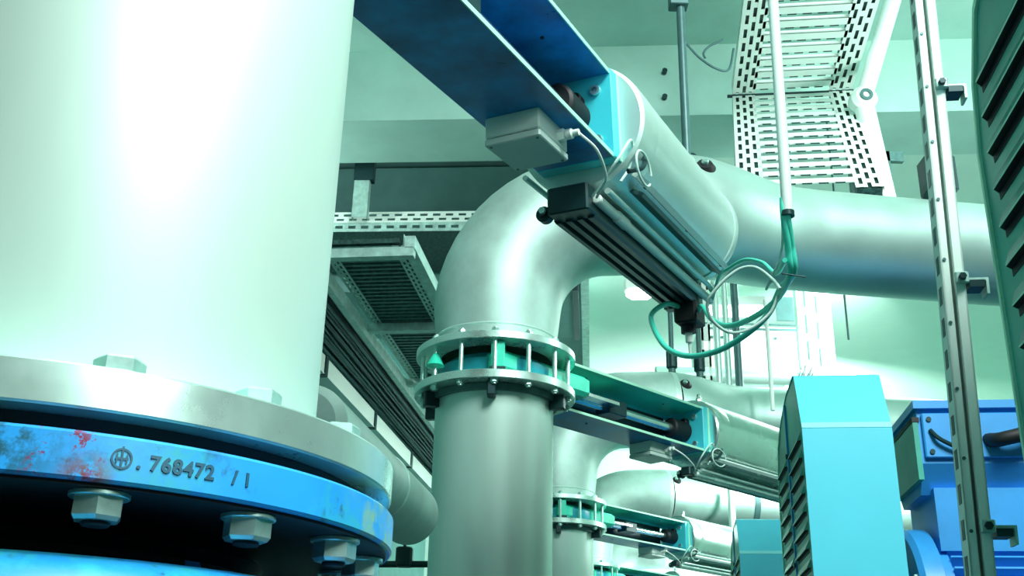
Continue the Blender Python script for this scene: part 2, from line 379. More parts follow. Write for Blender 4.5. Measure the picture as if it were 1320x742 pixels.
    # junction box on the lower plate
    jb = obj('junction_box', M().cbox((-.066,-.302,-hh-.044),(.042,-.172,-hh-.004),.003,F), BOXG, t, smooth=20)
    obj('box_lid', M().cbox((-.067,-.303,-hh-.060),(.043,-.171,-hh-.046),.003,F), BOXD, jb, smooth=20)
    for a, b in ((-.058,-.294),(.034,-.294),(.034,-.18),(-.058,-.18)):
        obj('lid_screw', M().cyl(F @ V((a,b,-hh-.0612)), F @ V((a,b,-hh-.058)), .0028, n=10), GRAPH, jb)
    m = M().hexn(F @ V((.042,-.212,-hh-.026)), F @ V((.055,-.212,-hh-.026)), .013).cyl(F @ V((.055,-.212,-hh-.026)), F @ V((.070,-.212,-hh-.026)), .010, n=18, c=.002).cyl(F @ V((.070,-.212,-hh-.026)), F @ V((.082,-.212,-hh-.026)), .0065, n=14)
    obj('cable_gland', m, WHITE, jb)
    # air hoses from the gland to the cylinder head
    g = [(.08,-.212,-hh-.026),(.10,-.17,-hh-.05),(.09,-.10,-hh-.075),(.06,-.05,-.17),(.04,-.02,-.172)]
    obj('sensor_cable', M().sweep([F @ p for p in bez(g)], .0028, 8), WHITE, t)
    lp = [(.03,-.02,-.17),(.10,-.06,-.12),(.115,-.01,-.06),(.10,.02,-.10),(.085,.0,-.14)]
    obj('air_hose', M().sweep([F @ p for p in bez(lp)], .003, 8), CABLEW, t)
    lp = [F @ V((.13+.0*math.cos(q), .015+.045*math.cos(q), -.115+.035*math.sin(q))) for q in [2*PI*k/28 for k in range(26)]]
    obj('air_hose', M().sweep(lp, .0026, 8), CABLEW, t)
    lp = [(.10,.03,-.05),(.12,.05,-.075),(.125,.02,-.11),(.105,-.01,-.125)]
    obj('air_fitting', M().sweep([F @ p for p in bez(lp)], .0055, 8), DARK, t)
    m = M().hexn(F @ V((.02,.05,TR-.004)), F @ V((.02,.05,TR+.016)), .012).cyl(F @ V((.02,.05,TR+.012)), F @ V((.02,.05,TR+.030)), .008, n=12)
    obj('port_plug', m, BRIGHT, t)

def valve_body(t, P0, z0, z1, d, r, L0, w, studs, a_off, Rb=.25):
    """body between flange faces z0..z1 at P0"""
    zc = (z0+z1)/2
    T = Matrix.Translation((P0.x, P0.y, 0))
    obj('body_ring', M().rev([(.15,z0+.004),(.190,z0+.004),(.195,z0+.012),(.195,z1-.040),(.17,z1-.020),(.15,z1-.010)], T, 72, closed=True), TEALB, t)
    F = frame((P0.x, P0.y, zc), r, d, UP)
    h = (z1-z0)/2
    obj('body_housing', M().cbox((-.180,-.15,-h+.012),(.180,.30,h-.022),.02,F).box((-.115,.2,-h+.002),(.115,L0,h-.01),F), TEAL, t, smooth=20)
    obj('lug', M().cbox((-.022,-.014,-h+.003),(.022,.014,h-.003),.004, Matrix.Translation((P0.x+.010,P0.y-.235,zc))), TEAL, t, smooth=20)
    obj('lug_foot', M().cbox((-.026,-.014,-.008),(.026,.014,.006),.003, Matrix.Translation((P0.x+.010,P0.y-.237,zc-h+.010))), DARK, t, smooth=20)
    a = R_(a_off)
    p = V((P0.x+Rb*math.cos(a), P0.y+Rb*math.sin(a), zc))
    obj('drain_cone', M().cyl(p+UP*-.012, p+UP*.03, .03, .008, n=20), TEAL, t)
    for k in range(studs):
        a = R_(a_off + 360/studs*k); p = V((P0.x+Rb*math.cos(a), P0.y+Rb*math.sin(a), 0))
        m = M().cyl(p+UP*(z0-.044), p+UP*(z1+.042), .0075, n=12)
        m.hexn(p+UP*(z0-.0285), p+UP*(z0-.040), .0125, a0=k); m.hexn(p+UP*(z1+.0255), p+UP*(z1+.038), .0135, a0=k*1.3)
        obj('stud', m, NUTM, t, smooth=20)

# unit 1 actuator (slightly tilted)
d1 = V((.43523,.89472,.10022)); r1 = V((.89925,-.43744,0)); u1 = r1.cross(d1)
t = thing('gate_valve', 'nearest blue yoke and silver air cylinder, with grey junction box, slanting across top centre', 'valve', (PC.x, PC.y, 2.6))
C1 = V((.1298,1.9444,2.7485))
actuator(t, C1, d1, r1, u1, 1.02, .165, .184, True)
valve_body(t, PC, 2.614, 2.72, V((d1.x,d1.y,0)).normalized(), r1, .30, .17, 14, -141.4)
# riser above unit-1 valve so that it carries on out of the frame
t = thing('upper_pipe', 'short steel pipe and flange above the nearest valve, out of view at top left', 'pipe', (PC.x, PC.y, 2.72))
obj('pipe_wall', M().rev([(.19,2.722),(.2,2.722),(.2,5.5),(.19,5.5)], Matrix.Translation(PC), 64, closed=True), STEEL, t)
obj('flange', M().rev([(.195,2.722),(.27,2.722),(.27,2.746),(.195,2.746)], Matrix.Translation(PC), 96, closed=True), FLANGE, t)

# ------------------------------------------------------------------ units 2..5 in the row
P2 = V((-.0500, 3.53, 0)); ZL0, ZL1, ZU0, ZU1 = 2.612, 2.640, 2.745, 2.770
d2 = V((.71804,.69600,0)); r2 = V((.696,-.71804,0))
rp = thing('riser_pipe', 'satin steel riser pipe in the centre, directly under the green valve ring', 'pipe', (P2.x,P2.y,0), 'riser pipes of the row')
T2 = Matrix.Translation(P2)
obj('pipe_wall', M().rev([(.19,.02),(.199,.02),(.199,ZL0-.03),(.203,ZL0-.012),(.203,ZL0+.004),(.19,ZL0+.004)], T2, 96, closed=True), STEEL, rp)
obj('flange', M().rev([(.199,ZL0),(.270,ZL0),(.272,ZL0+.002),(.272,ZL1-.002),(.270,ZL1),(.199,ZL1)], T2, 128, closed=True), FLANGE, rp)
obj('collar', M().rev([(.198,ZL0-.022),(.216,ZL0-.022),(.219,ZL0-.002),(.198,ZL0-.002)], T2, 96, closed=True), GRAPH, rp)
for a in (-92, -158, -22, 40, 100, 160):
    F = T2 @ Matrix.Rotation(R_(a), 4, 'Z')
    obj('clip', M().cbox((.200,-.014,ZL0-.050),(.250,.014,ZL0-.002),.004,F), DARK, rp, smooth=20)
obj('base_flange', M().rev([(.0,0),(.3,0),(.3,.03),(.0,.03)], T2, 64), BLUEM, rp)

gv = thing('gate_valve', 'second gate valve, green ring and blue yoke with silver cylinder, at picture centre', 'valve', (P2.x,P2.y,ZL1), 'gate valves of the row')
C2 = V((.794,4.2,2.79)) - r2*.0925 - UP*.086
valve_body(gv, P2, ZL1, ZU0, d2, r2, .26, .18, 14, -141.4)
actuator(gv, C2, d2, r2, UP, .86, .180, .171, False)

ep = thing('elbow_pipe', 'broad grey steel elbow above the central riser, its leg running right', 'pipe', (P2.x,P2.y,ZU0), 'elbow pipes of the row')
path = [V((P2.x,P2.y,ZU0)), V((P2.x,P2.y,2.80)), V((P2.x,P2.y,2.92))]; rad = [.203,.207,.220]
nb = 14
for k in range(1, nb+1):
    a = PI/2*k/nb; path.append(V((P2.x+.40*(1-math.cos(a)), P2.y, 2.92+.40*math.sin(a)))); rad.append(.222)
path += [V((.48,3.525,3.325)), V((.60,3.535,3.328))]; rad += [.222,.222]
n_el = len(path)
obj('elbow_wall', M().sweep(path, rad, 72, caps=False), CAST, ep, smooth=40)
leg = [V((.590,3.534,3.328)), V((.66,3.555,3.33)), V((.75,3.60,3.333)), V((.85,3.66,3.337)), V((.95,3.712,3.340)), V((1.05,3.745,3.342)), V((1.15,3.765,3.342)), V((1.4,3.795,3.34)), V((2.3,3.89,3.33)), V((4.3,4.1,3.33))]
obj('leg_wall', M().sweep(leg, [.222,.222,.216,.207,.200,.197,.196,.196,.196,.196], 72, caps=False), LEGM, ep, smooth=40)
obj('weld_seam', M().sweep([V((.590,3.5345,3.328)), V((.599,3.535,3.328)), V((.608,3.5365,3.328))], [.2212,.2235,.2212], 72, caps=False), STEEL, ep)
obj('weld_seam', M().sweep([V((P2.x,P2.y,2.812)), V((P2.x,P2.y,2.818)), V((P2.x,P2.y,2.824))], [.207,.2115,.209], 72, caps=False), STEEL, ep)
obj('flange', M().rev([(.19,ZU0),(.270,ZU0),(.272,ZU0+.002),(.272,ZU1-.002),(.270,ZU1),(.19,ZU1)], T2, 128, closed=True), FLANGE, ep)
# clamp cup with bolt on the pipe's near side
cp = V((.680, 3.565, 3.331)); nrm = V((-.05,-.90,.44)).normalized()
F = zframe(cp + nrm*.219, nrm)
obj('hanger_lug', M().rev([(.0,-.01),(.040,-.01),(.040,.006),(.026,.026),(.0,.026)], F, 24), BLACK, ep)
obj('lug_bolt', M().hexn(F @ V((0,0,.026)), F @ V((0,0,.040)), .013), NUTM, ep)

# ------------------------------------------------------------------ guards
def guard(label, G0):
    t = thing('belt_guard', label, 'guard', tuple(G0))
    F = frame(G0, RX, RD, UP)             # local: x across 0..w, y along 0..L, z from floor
    w = .262
    pr = [(0,.04),(0,2.462),(.008,2.480),(.095,2.655),(.12,2.665),(.33,2.658),(.56,2.60),(.64,2.55),(.69,2.46),(.71,2.36),(.745,.04)]
    m = M(); m.loft([[(x,y,z) for y, z in pr] for x in (0, w)], F)
    obj('housing', m, GREENG, t, smooth=18)
    # painted front sheets, proud of the side plates
    f = M()
    def sheet(p, q, th=.003):
        dy, dz = q[0]-p[0], q[1]-p[1]; L = math.hypot(dy, dz); n = (-dz/L, dy/L)   # outwards for upward run at the front
        n = (-(dz)/L*th, dy/L*th)
        f.loft([[(x, p[0], p[1]), (x, q[0], q[1]), (x, q[0]+n[0], q[1]+n[1]), (x, p[0]+n[0], p[1]+n[1])] for x in (-.003, w+.003)], F)
    sheet(pr[0], pr[1]); obj('front_sheet', f, CYANG, t, smooth=0)
    f = M(); sheet(pr[2], pr[3]); sheet(pr[3], pr[4]); sheet(pr[4], pr[5]); sheet(pr[5], pr[6]); sheet(pr[6], pr[7]); sheet(pr[7], pr[8]); sheet(pr[8], pr[9])
    obj('top_sheet', f, CYANG, t, smooth=0)
    f = M(); sheet(pr[1], pr[2], .004); obj('fold_edge', f, CYANL, t, smooth=0)
    obj('back_edge', M().loft([[(-.004,y,z) for y, z in ((.741,.04),(.706,2.36),(.714,2.36),(.749,.04))],[(.0,y,z) for y, z in ((.741,.04),(.706,2.36),(.714,2.36),(.749,.04))]], F), MINT, t, smooth=0)
    obj('back_edge', M().loft([[(x,y,z) for y, z in ((.548,2.59),(.55,2.602),(.64,2.555),(.692,2.46),(.714,2.36),(.706,2.36),(.684,2.456),(.634,2.545))] for x in (-.004,0)], F), MINT, t, smooth=0)
    obj('joint_strip', M().box((-.006,.365,.05),(0,.378,2.64),F), BLUEM, t, smooth=0)
    for z in (2.46, 2.10, 1.70): obj('screw', M().cyl(F @ V((-.011,.371,z)), F @ V((-.005,.371,z)), .009, n=12), DARK, t)
    # pressed louvres
    me_h = None
    zs = [2.445-.0555*k for k in range(19)]
    for col, (ya, yb) in enumerate(((.055,.335),(.425,.665))):
        for z in zs:
            if me_h is None or col != last:
                L = yb-ya; n = 6
                def ring(x, z_): return [(x, 0.010 if x < 0 else 0, z_)]
                # hood: slopes out from the panel and opens downwards
                hood = M(); c = .012
                a = [(0,0,0),(0,L,0),(0,L-.004,.034),(0,.004,.034)]
                lip = [(-.016,c,-.004),(-.016,L-c,-.004)]
                vs = [(0,0,-.004),(0,L,-.004),(0,L,.022),(0,0,.022),(-.011,c,-.0025),(-.011,L-c,-.0025),(-.0105,c+.001,-.005),(-.0105,L-c-.001,-.005),(0,.003,-.005),(0,L-.003,-.005)]
                fs = [(3,2,5,4),(0,3,4,6),(2,1,7,5),(4,5,7,6),(6,7,9,8)]
                hood.add(vs, fs)
                me1 = bpy.data.meshes.new('louvre'); me1.from_pydata([tuple(v) for v in hood.v], [], fs); me1.materials.append(GREENG); me1.materials.append(BLACK); me1.materials.append(MINT)
                for i, p in enumerate(me1.polygons): p.material_index = 1 if i == 4 else (2 if i == 3 else 0)  # mint lip: light caught on the louvre edge, put into colour
                gap = M().box((-.0008,.004,-.016),(.0,L-.004,-.004)); me2 = bpy.data.meshes.new('louvre_gap'); me2.from_pydata([tuple(v) for v in gap.v], [], gap.f); me2.materials.append(BLACK)
                me_h = me1; last = col
            o = bpy.data.objects.new('louvre', me1); C.objects.link(o); o.parent = t
            p = F @ V((0, ya, z)) - V(G0); o.matrix_local = Matrix.Translation(p) @ frame((0,0,0), RX, RD, UP)
            g = bpy.data.objects.new('louvre_gap', me2); C.objects.link(g); g.parent = o
    obj('plinth', M().box((.01,.01,0),(w-.01,.72,.045),F), DARK, t, smooth=0)
    return t
G2 = V((.905, 3.235, 0))
guard('tall cyan belt guard with louvred green side, standing before the blue motor', G2)
guard('nearest dark green louvred belt guard cut off by the right picture edge', G2 - ROW)
guard('small farther cyan belt guard behind the tall cyan one', G2 + ROW)

# ------------------------------------------------------------------ electric motor
def motor(M0, label):
    t = thing('electric_motor', label, 'motor', tuple(M0))
    F = frame(M0, RX, RD, UP)                # x = shaft axis, away from the guard
    ax = frame(M0+UP*1.97, RD, UP, RX)       # local Z along shaft
    R = .27
    obj('stator', M().rev([(0,.12),(R-.03,.12),(R-.03,.86),(0,.86)], ax, 48), BLUEM, t)
    for k in range(40):
        a = 2*PI*(k+.5)/40
        if abs(math.sin(a)) > .93 and math.sin(a) > 0: continue
        Ff = ax @ Matrix.Rotation(a, 4, 'Z')
        obj('cooling_fin', M().box((R-.045,-.0035,.15),(R+.008,.0035,.83),Ff), BLUEM, t, smooth=0)
    obj('end_shield', M().rev([(.05,.02),(.16,.02),(.20,.045),(R+.005,.045),(R+.02,.06),(R+.02,.115),(R-.01,.125),(R-.01,.15),(0,.15)], ax, 64), BLUEM, t)
    obj('bearing_cap', M().rev([(0,-.005),(.10,-.005),(.12,.01),(.12,.03)], ax, 40), BLUEM, t)
    obj('shaft', M().cyl(ax @ V((0,0,-.035)), ax @ V((0,0,0)), .035, n=24), BRIGHT, t)
    for k in range(8):
        a = 2*PI*k/8+.3; p = ax @ V(((R-.025)*math.cos(a), (R-.025)*math.sin(a), .035)); q = ax @ V(((R-.025)*math.cos(a), (R-.025)*math.sin(a), .055))
        obj('end_bolt', M().hexn(q, p, .014), NUTM, t)
    obj('fan_cowl', M().rev([(0,1.08),(.2,1.08),(R,1.04),(R,.85),(0,.85)], ax, 48), BLUEM, t)
    obj('saddle', M().box((.13,-.19,2.17),(.68,.14,2.36),F), BLUEM, t, smooth=0)
    obj('foot', M().box((.15,-.24,1.62),(.80,.24,1.68),F).box((.2,-.2,1.66),(.75,-.14,1.86),F).box((.2,.14,1.66),(.75,.2,1.86),F), BLUEM, t, smooth=0)
    # terminal box with chamfered underside
    b = M(); x0, x1 = .10, .70
    b.loft([[(x0,y,z),(x1,y,z),(x1,y2,z),(x0,y2,z)] for (y,y2,z) in ((-.15,.10,2.345),(-.215,.165,2.43),(-.215,.165,2.60))], F)
    tb = obj('terminal_box', b, BLUEM, t, smooth=0)
    obj('box_cover', M().cbox((x0+.01,-.232,2.445),(x1-.01,-.2155,2.585),.004,F), BLUEM, tb, smooth=20)
    obj('box_rim', M().box((x0-.012,-.235,2.60),(x1+.012,.18,2.625),F), BLUEM, tb, smooth=0)
    obj('side_cover', M().box((x0-.016,-.22,2.38),(x0,.16,2.56),F), GREENG, tb, smooth=0)
    obj('cover_seal', M().box((x0-.018,-.222,2.56),(x0+.004,.162,2.575),F), BLACK, tb, smooth=0)
    for a, z in ((x0+.03,2.565),(x0+.03,2.463),(x1-.03,2.565),(x1-.03,2.463)):
        obj('cover_screw', M().cyl(F @ V((a,-.237,z)), F @ V((a,-.230,z)), .008, n=10), DARK, tb)
    obj('entry_hose', M().sweep([F @ p for p in bez([(.30,-.22,2.50),(.33,-.28,2.49),(.42,-.29,2.52),(.50,-.26,2.62),(.54,-.15,2.85),(.56,-.10,3.3)])], .022, 12), BLACK, tb)
    obj('entry_cable', M().sweep([F @ p for p in bez([(.13,-.235,2.53),(.15,-.25,2.50),(.20,-.25,2.47)])], .007, 8), DARK, tb)
    obj('plinth', M().box((.12,-.26,0),(.82,.26,1.62),F), FLOORM, t, smooth=0)
    if 0: obj('lifting_eye', M().rev([(.012,-.005),(.022,-.005),(.022,.005),(.012,.005)], F @ Matrix.Translation((.14,-.10,2.24)) @ Matrix.Rotation(PI/2,4,'X'), 20, closed=True), NUTM, t)
    return t
motor(V((1.205, 3.50, -.06)), 'bright blue electric motor with finned body and terminal box, right of the cyan guard')

# ------------------------------------------------------------------ copies along the row
index_kids()
ordn = ['third', 'fourth', 'fifth']
for k in (1, 2, 3):
    off = ROW*k
    copy_tree(rp, off=off, label=['steel riser pipe directly behind the central one, partly hidden by it', 'steel riser pipe third from the front, only a sliver visible', 'farthest steel riser pipe of the row'][k-1])
    copy_tree(gv, off=off, label=['smaller gate valve with silver cylinder, below and behind the central one', 'tiny gate valve at the bottom edge, behind two larger ones', 'farthest gate valve of the row, hidden at the bottom edge'][k-1])
    copy_tree(ep, off=off, label=['elbow pipe behind the central valve, its leg vanishing behind the cyan guard', 'small horizontal grey pipe low in the picture, above the third valve', 'farthest grey elbow pipe of the row'][k-1])

# ------------------------------------------------------------------ hangers
def hanger(name, x, y, z0, z1, R, label, mt=GRAPH):
    t = thing(name, label, 'pipe hanger', (x,y,z0), )
    obj('rod', M().cyl((x,y,z0), (x,y,z1), R, n=16), mt, t)
    obj('coupling', M().cbox((x-.045,y-.03,4.30),(x+.03,y+.03,z1),.004), GRAPH, t)
    obj('saddle_hook', M().sweep(bez([(x,y,z0+.03),(x+.03,y,z0+.02),(x+.05,y,z0-.03),(x+.055,y-.03,z0-.12)]), R*.45, 8), DARK, t)
    return t
hanger('hanger_rod', .655, 3.62, 3.60, 5.5, .017, 'dark hanger rod rising from the near elbow pipe to the ceiling')
# hangers behind: three thin vertical pipes above the third elbow
for (x, y, lab) in ((.975,6.2,'thin hanger pipe left of the black solenoid, above the rear elbow'), (1.15,6.25,'thin hanger pipe just left of the white slotted strut')):
    t = thing('hanger_rod', lab, 'pipe hanger', (x,y,3.55))
    obj('rod', M().cyl((x,y,3.56), (x,y,4.98), .015, n=14), GRAPH, t)
    obj('coupling', M().cyl((x,y,3.60), (x,y,3.72), .034, n=14, c=.01), DARK, t)
    obj('rod_tip', M().cyl((x,y,3.50), (x,y,3.60), .022, n=14), GRAPH, t)
t = thing('slotted_strut', 'pale slotted strut hanging between thin pipes above the rear elbow', 'strut', (1.2,6.3,3.5))
st = M()
for k in range(9): st.box((1.19,6.35,3.5+k*.17),(1.245,6.36,3.5+k*.17+.11))
st.box((1.19,6.35,3.5),(1.203,6.36,4.99)).box((1.232,6.35,3.5),(1.245,6.36,4.99)).box((1.19,6.36,3.5),(1.193,6.40,4.99)).box((1.242,6.36,3.5),(1.245,6.40,4.99))
obj('channel', st, WHITE, t, smooth=0)
for (x, R, mt, lab) in ((1.285,.022,STEEL,'pale vertical pipe nearest the slotted strut'), (1.345,.02,STEEL,'pale vertical pipe second from the slotted strut'), (1.41,.024,GRAPH,'darker vertical pipe under the black solenoid')):
    tag(obj('service_pipe', M().cyl((x,6.35,3.45),(x,6.35,5.0),R,n=20), mt), lab, 'pipe')

# ------------------------------------------------------------------ white conduit and cables in the middle
t = thing('cable_conduit', 'white plastic conduit hanging from the top edge, cables leaving its lower end', 'conduit', (.510,1.8,2.488))
obj('tube', M().rev([(.0075,0),(.0105,0),(.0105,1.5),(.0075,1.5)], Matrix.Translation((.508,1.8,2.488)) @ Matrix.Rotation(.012,4,'Y'), 24, closed=True), WHITE, t)
obj('end_sleeve', M().rev([(.008,-.006),(.0125,-.006),(.0125,.004),(.008,.004)], Matrix.Translation((.508,1.8,2.488)), 24, closed=True), DARK, t)
LPCAM = None
PX = {}
def cable(name, pts, R, mt, label):
    return tag(obj(name, M().sweep(bez(pts, 12), R, 12), mt, smooth=60), label, 'cable')
CABLES_HERE = True
cable('cable', [(.507,1.8,2.52),(.507,1.8,2.483),(.519,1.83,2.435),(.527,1.86,2.395),(.536,2.0,2.416),(.53,2.084,2.395),(.496,2.155,2.374),(.451,2.225,2.362),(.403,2.296,2.372),(.366,2.367,2.411),(.347,2.438,2.478),(.349,2.509,2.551),(.40,2.56,2.60),(.46,2.64,2.61)], .0066, CABLET, 'teal cable making the longest and lowest loop from the white conduit')
cable('cable', [(.502,1.802,2.52),(.501,1.802,2.483),(.512,1.83,2.427),(.522,1.87,2.392),(.537,2.06,2.412),(.519,2.21,2.43),(.494,2.312,2.452),(.48,2.415,2.505),(.477,2.518,2.578),(.487,2.64,2.61)], .0066, CABLET, 'teal cable curving tightly up to the black solenoid block')
cable('cable', [(.500,1.815,2.40),(.521,1.964,2.437),(.529,2.098,2.518),(.524,2.232,2.582),(.517,2.366,2.618),(.52,2.50,2.652),(.535,2.68,2.66)], .0045, CABLET, 'teal cable arching upwards from the tie to the white sensor tube')
cable('air_hose', [(.494,1.84,2.353),(.485,1.855,2.378),(.46,1.869,2.407),(.434,1.884,2.411),(.406,1.898,2.394),(.383,1.913,2.37),(.375,1.927,2.353),(.386,1.942,2.327),(.42,1.956,2.308),(.462,1.971,2.321),(.508,1.985,2.36),(.534,2.0,2.409)], .0032, CABLEW, 'pale air hose coiled in a ring beside the teal cables')
cable('air_hose', [(.498,1.8,2.50),(.502,1.84,2.43),(.483,1.90,2.375)], .0025, CABLEW, 'thin pale air hose hanging beside the teal cable below the conduit')
tag(obj('cable_tie', M().cyl((.500,1.845,2.386),(.545,1.845,2.380),.0014,n=8), DARK), 'dark cable tie binding the teal cables below the conduit', 'cable tie')

# ------------------------------------------------------------------ slotted post in front of the near guard
def strut_post(x, y, z0, z1, label):
    t = thing('strut_post', label, 'post', (x,y,z0))
    F = frame((x,y,0), RX, RD, UP)
    F = F @ Matrix(((1,0,.036,-.036*1.8),(0,1,0,0),(0,0,1,0),(0,0,0,1)))
    m = M(); w, dp, th = .033, .034, .0025
    m.box((-w/2,0,z0),(-.0055,th,z1),F); m.box((.0035,0,z0),(w/2,th,z1),F)
    m.box((-w/2,0,z0),(-w/2+th,dp,z1),F); m.box((w/2-th,0,z0),(w/2,dp,z1),F); m.box((-w/2,dp-th,z0),(w/2,dp,z1),F)
    m.box((-.0055,0,z0),(-.0045,.010,z1),F); m.box((.0025,0,z0),(.0035,.010,z1),F)
    obj('channel', m, WHITE, t, smooth=0)
    m = M(); z = z0+.05
    while z < z1-.05: m.box((-w/2-.0006,.010,z),(-w/2,.024,z+.028),F); z += .05
    obj('slots', m, DARK, t, smooth=0)['kind'] = 'stuff'
    z = 1.86
    while z < 2.95:
        obj('rivet', M().cyl(F @ V((-.011,-.0015,z)), F @ V((-.011,.001,z)), .0026, n=10), GRAPH, t); z += .102
    for z in (2.575, 2.235, 1.865):
        b = obj('bracket', M().box((w/2,.004,z),(w/2+.035,.030,z+.004),F).box((w/2+.031,.004,z-.022),(w/2+.035,.030,z),F).cbox((w/2-.016,-.008,z-.008),(w/2+.004,0,z+.010),.002,F), GALV, t, smooth=0)
        obj('bracket_bolt', M().hexn(F @ V((w/2-.006,-.008,z+.001)), F @ V((w/2-.006,-.014,z+.001)), .006), DARK, b)
        obj('rubber_block', M().box((w/2+.006,.0,z-.012),(w/2+.028,.030,z-.001),F), DARK, b, smooth=0)
    return t
strut_post(.650, 1.50, 0.0, 5.4, 'pale slotted steel post in front of the blue motor, left of the near green guard')

# ------------------------------------------------------------------ cable trays
def perf_rail(F, L, H, cell, rows, mt, parent, name='side_rail', duty=.42):
    """strip along local X of length L and height H (local Z) with staggered slots"""
    m = M(); n = int(L/cell); hz = H/(rows*2+1)
    zs = [k*hz for k in range(rows*2+2)]
    for k in range(rows*2+1):
        if k % 2 == 0: m.add([(0,0,zs[k]),(L,0,zs[k]),(L,0,zs[k+1]),(0,0,zs[k+1])], [(0,1,2,3)], F)
        else:
            o = cell*.5 if (k//2) % 2 else 0
            for i in range(n+1):
                a = max(0, i*cell-o); b = min(L, i*cell-o+cell*duty)
                if b > a: m.add([(a,0,zs[k]),(b,0,zs[k]),(b,0,zs[k+1]),(a,0,zs[k+1])], [(0,1,2,3)], F)
    return obj(name, m, mt, parent, smooth=0, solid=.0015)

# A: tray crossing left-right behind the elbow, upper left
t = thing('cable_tray', 'perforated cable tray crossing under the concrete beam at upper left', 'cable tray', (-.95,6.4,4.56))
FA = frame((-2.9,6.57,4.565), BX, BY, UP)
perf_rail(FA, 3.4, .066, .085, 1, GALV, t)
perf_rail(FA @ Matrix.Translation((0,.004,.066)) @ Matrix.Rotation(R_(-20),4,'X'), 3.4, .10, .085, 2, WHITE, t)
fl = M().box((0,0,0),(3.4,.66,.004), FA @ Matrix.Translation((0,0,-.002)))
obj('tray_bottom', fl, MESHD, t, smooth=0)
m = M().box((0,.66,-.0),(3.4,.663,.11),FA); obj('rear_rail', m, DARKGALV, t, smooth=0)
for k in range(14):
    obj('cable', M().cyl(FA @ V((0,.04+.044*k,.014)), FA @ V((3.4,.04+.044*k+random.uniform(-.01,.01),.014)), .009, n=8), CABLED, t)
t2 = thing('strut_hanger', 'galvanised strut hanging from the beam, holding the upper left cable tray', 'strut', (-.99,6.34,4.6))
FH = frame((-1.005,6.34,0), BX, BY, UP)
obj('channel', M().box((-.052,0,4.63),(.052,.004,4.96),FH).box((-.052,0,4.63),(-.048,.05,4.96),FH).box((.048,0,4.63),(.052,.05,4.96),FH), GALV, t2, smooth=0)
obj('hanger_head', M().cbox((-.055,-.01,4.90),(.075,.06,5.5),.004,FH), DARK, t2, smooth=0)

# recess lining: dark duct behind the tray
t = thing('ventilation_duct', 'dim flat sheet-metal duct filling the recess behind the upper left cable tray', 'duct', (-1.2,7.1,4.5))
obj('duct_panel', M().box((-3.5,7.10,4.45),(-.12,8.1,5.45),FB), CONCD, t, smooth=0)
obj('duct_flange', M().box((-.12,7.07,4.44),(-.075,8.12,5.46),FB), DARK, t, smooth=0)

# B: trays running away along the row at left
def ladder_tray(label, F, L, W_, cellr, mt, rungm, base, bottom=None, rung_w=.02, gap=.06, hrail=.06, cross=()):
    t = thing('cable_tray', label, 'cable tray', base)
    for x in (0, W_):
        FR_ = F @ Matrix.Translation((x,0,0)) @ Matrix.Rotation(PI/2,4,'Z')
        perf_rail(FR_, L, hrail, cellr, 1, mt, t)
        # inner perforated shoulder strip lying flat
        Fs = F @ Matrix.Translation((x + (.0 if x == 0 else -.055), 0, 0)) @ Matrix.Rotation(PI/2,4,'Z') @ Matrix.Rotation(PI/2,4,'X')
        perf_rail(Fs, L, .055, cellr, 2, mt, t, 'edge_strip')
    k = 0; y = .02
    while y < L-.02:
        obj('rung', M().box((.055,y,.004),(W_-.055,y+rung_w,.016),F), rungm, t, smooth=0); y += gap; k += 1
    if bottom: obj('cable_bed', M().box((.02,0,.018),(W_-.02,L,.04),F), bottom, t, smooth=0)
    for y in cross:
        obj('cross_bar', M().box((-.06,y,-.05),(W_+.05,y+.05,-.004),F), GALV, t, smooth=0)
    return t
FT = frame((-.91,4.66,3.66), RX, RD, UP)
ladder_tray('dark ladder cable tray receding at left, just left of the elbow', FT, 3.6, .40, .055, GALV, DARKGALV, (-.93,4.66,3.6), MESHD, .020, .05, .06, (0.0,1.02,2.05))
ra = obj('tray_edge_rail', M().box((.405,0,-.012),(.455,3.6,.05),FT), GALV)
tag(ra, 'pale perforated edge rail along the right side of the receding ladder tray', 'rail')
FT2 = frame((-.985,4.60,3.585), RX, RD, UP)
t = thing('cable_tray', 'long dark cable-filled tray running away beneath the ladder tray at left', 'cable tray', (-1.0,4.6,3.58))
obj('tray_bottom', M().box((-.30,0,0),(.0,7.5,.01),FT2), MESHD, t, smooth=0)
obj('side_rail', M().box((.0,0,-.012),(.045,7.5,.06),FT2).box((.0,0,-.012),(.008,7.5,.09),FT2), GALV, t, smooth=0)
obj('side_rail', M().box((-.31,0,-.01),(-.30,7.5,.06),FT2), GALV, t, smooth=0)
for k in range(12):
    pts = [FT2 @ V((-.28+.022*k+random.uniform(-.015,.015), y, -.006-random.random()*.012)) for y in [0,1.2,2.5,3.8,5,6.2,7.5]]
    obj('cable', M().sweep(pts, .008, 7), CABLED if k % 3 else GRAPH, t)
FT3 = frame((-1.24,4.6,3.38), RX, RD, UP)
t = thing('cable_trunking', 'white rectangular trunking running away at left beside the dark tray', 'trunking', (-1.1,5.0,3.3))
obj('channel', M().box((-.06,0,0),(.06,6,.10),FT3), WHITE, t, smooth=0)
obj('lid', M().box((-.064,0,-.006),(.064,6,.0),FT3), WHITE, t, smooth=0)
for y in (1.15, 2.3, 3.45): obj('strap', M().box((-.068,y,-.010),(.068,y+.05,.104),FT3), DARK, t, smooth=0)
tag(obj('service_pipe', M().cyl(FT3 @ V((-.10,-.4,-.10)), FT3 @ V((-.10,6,-.10)), .022, n=16), GRAPH), 'thin dark pipe running along under the white trunking at left', 'pipe')

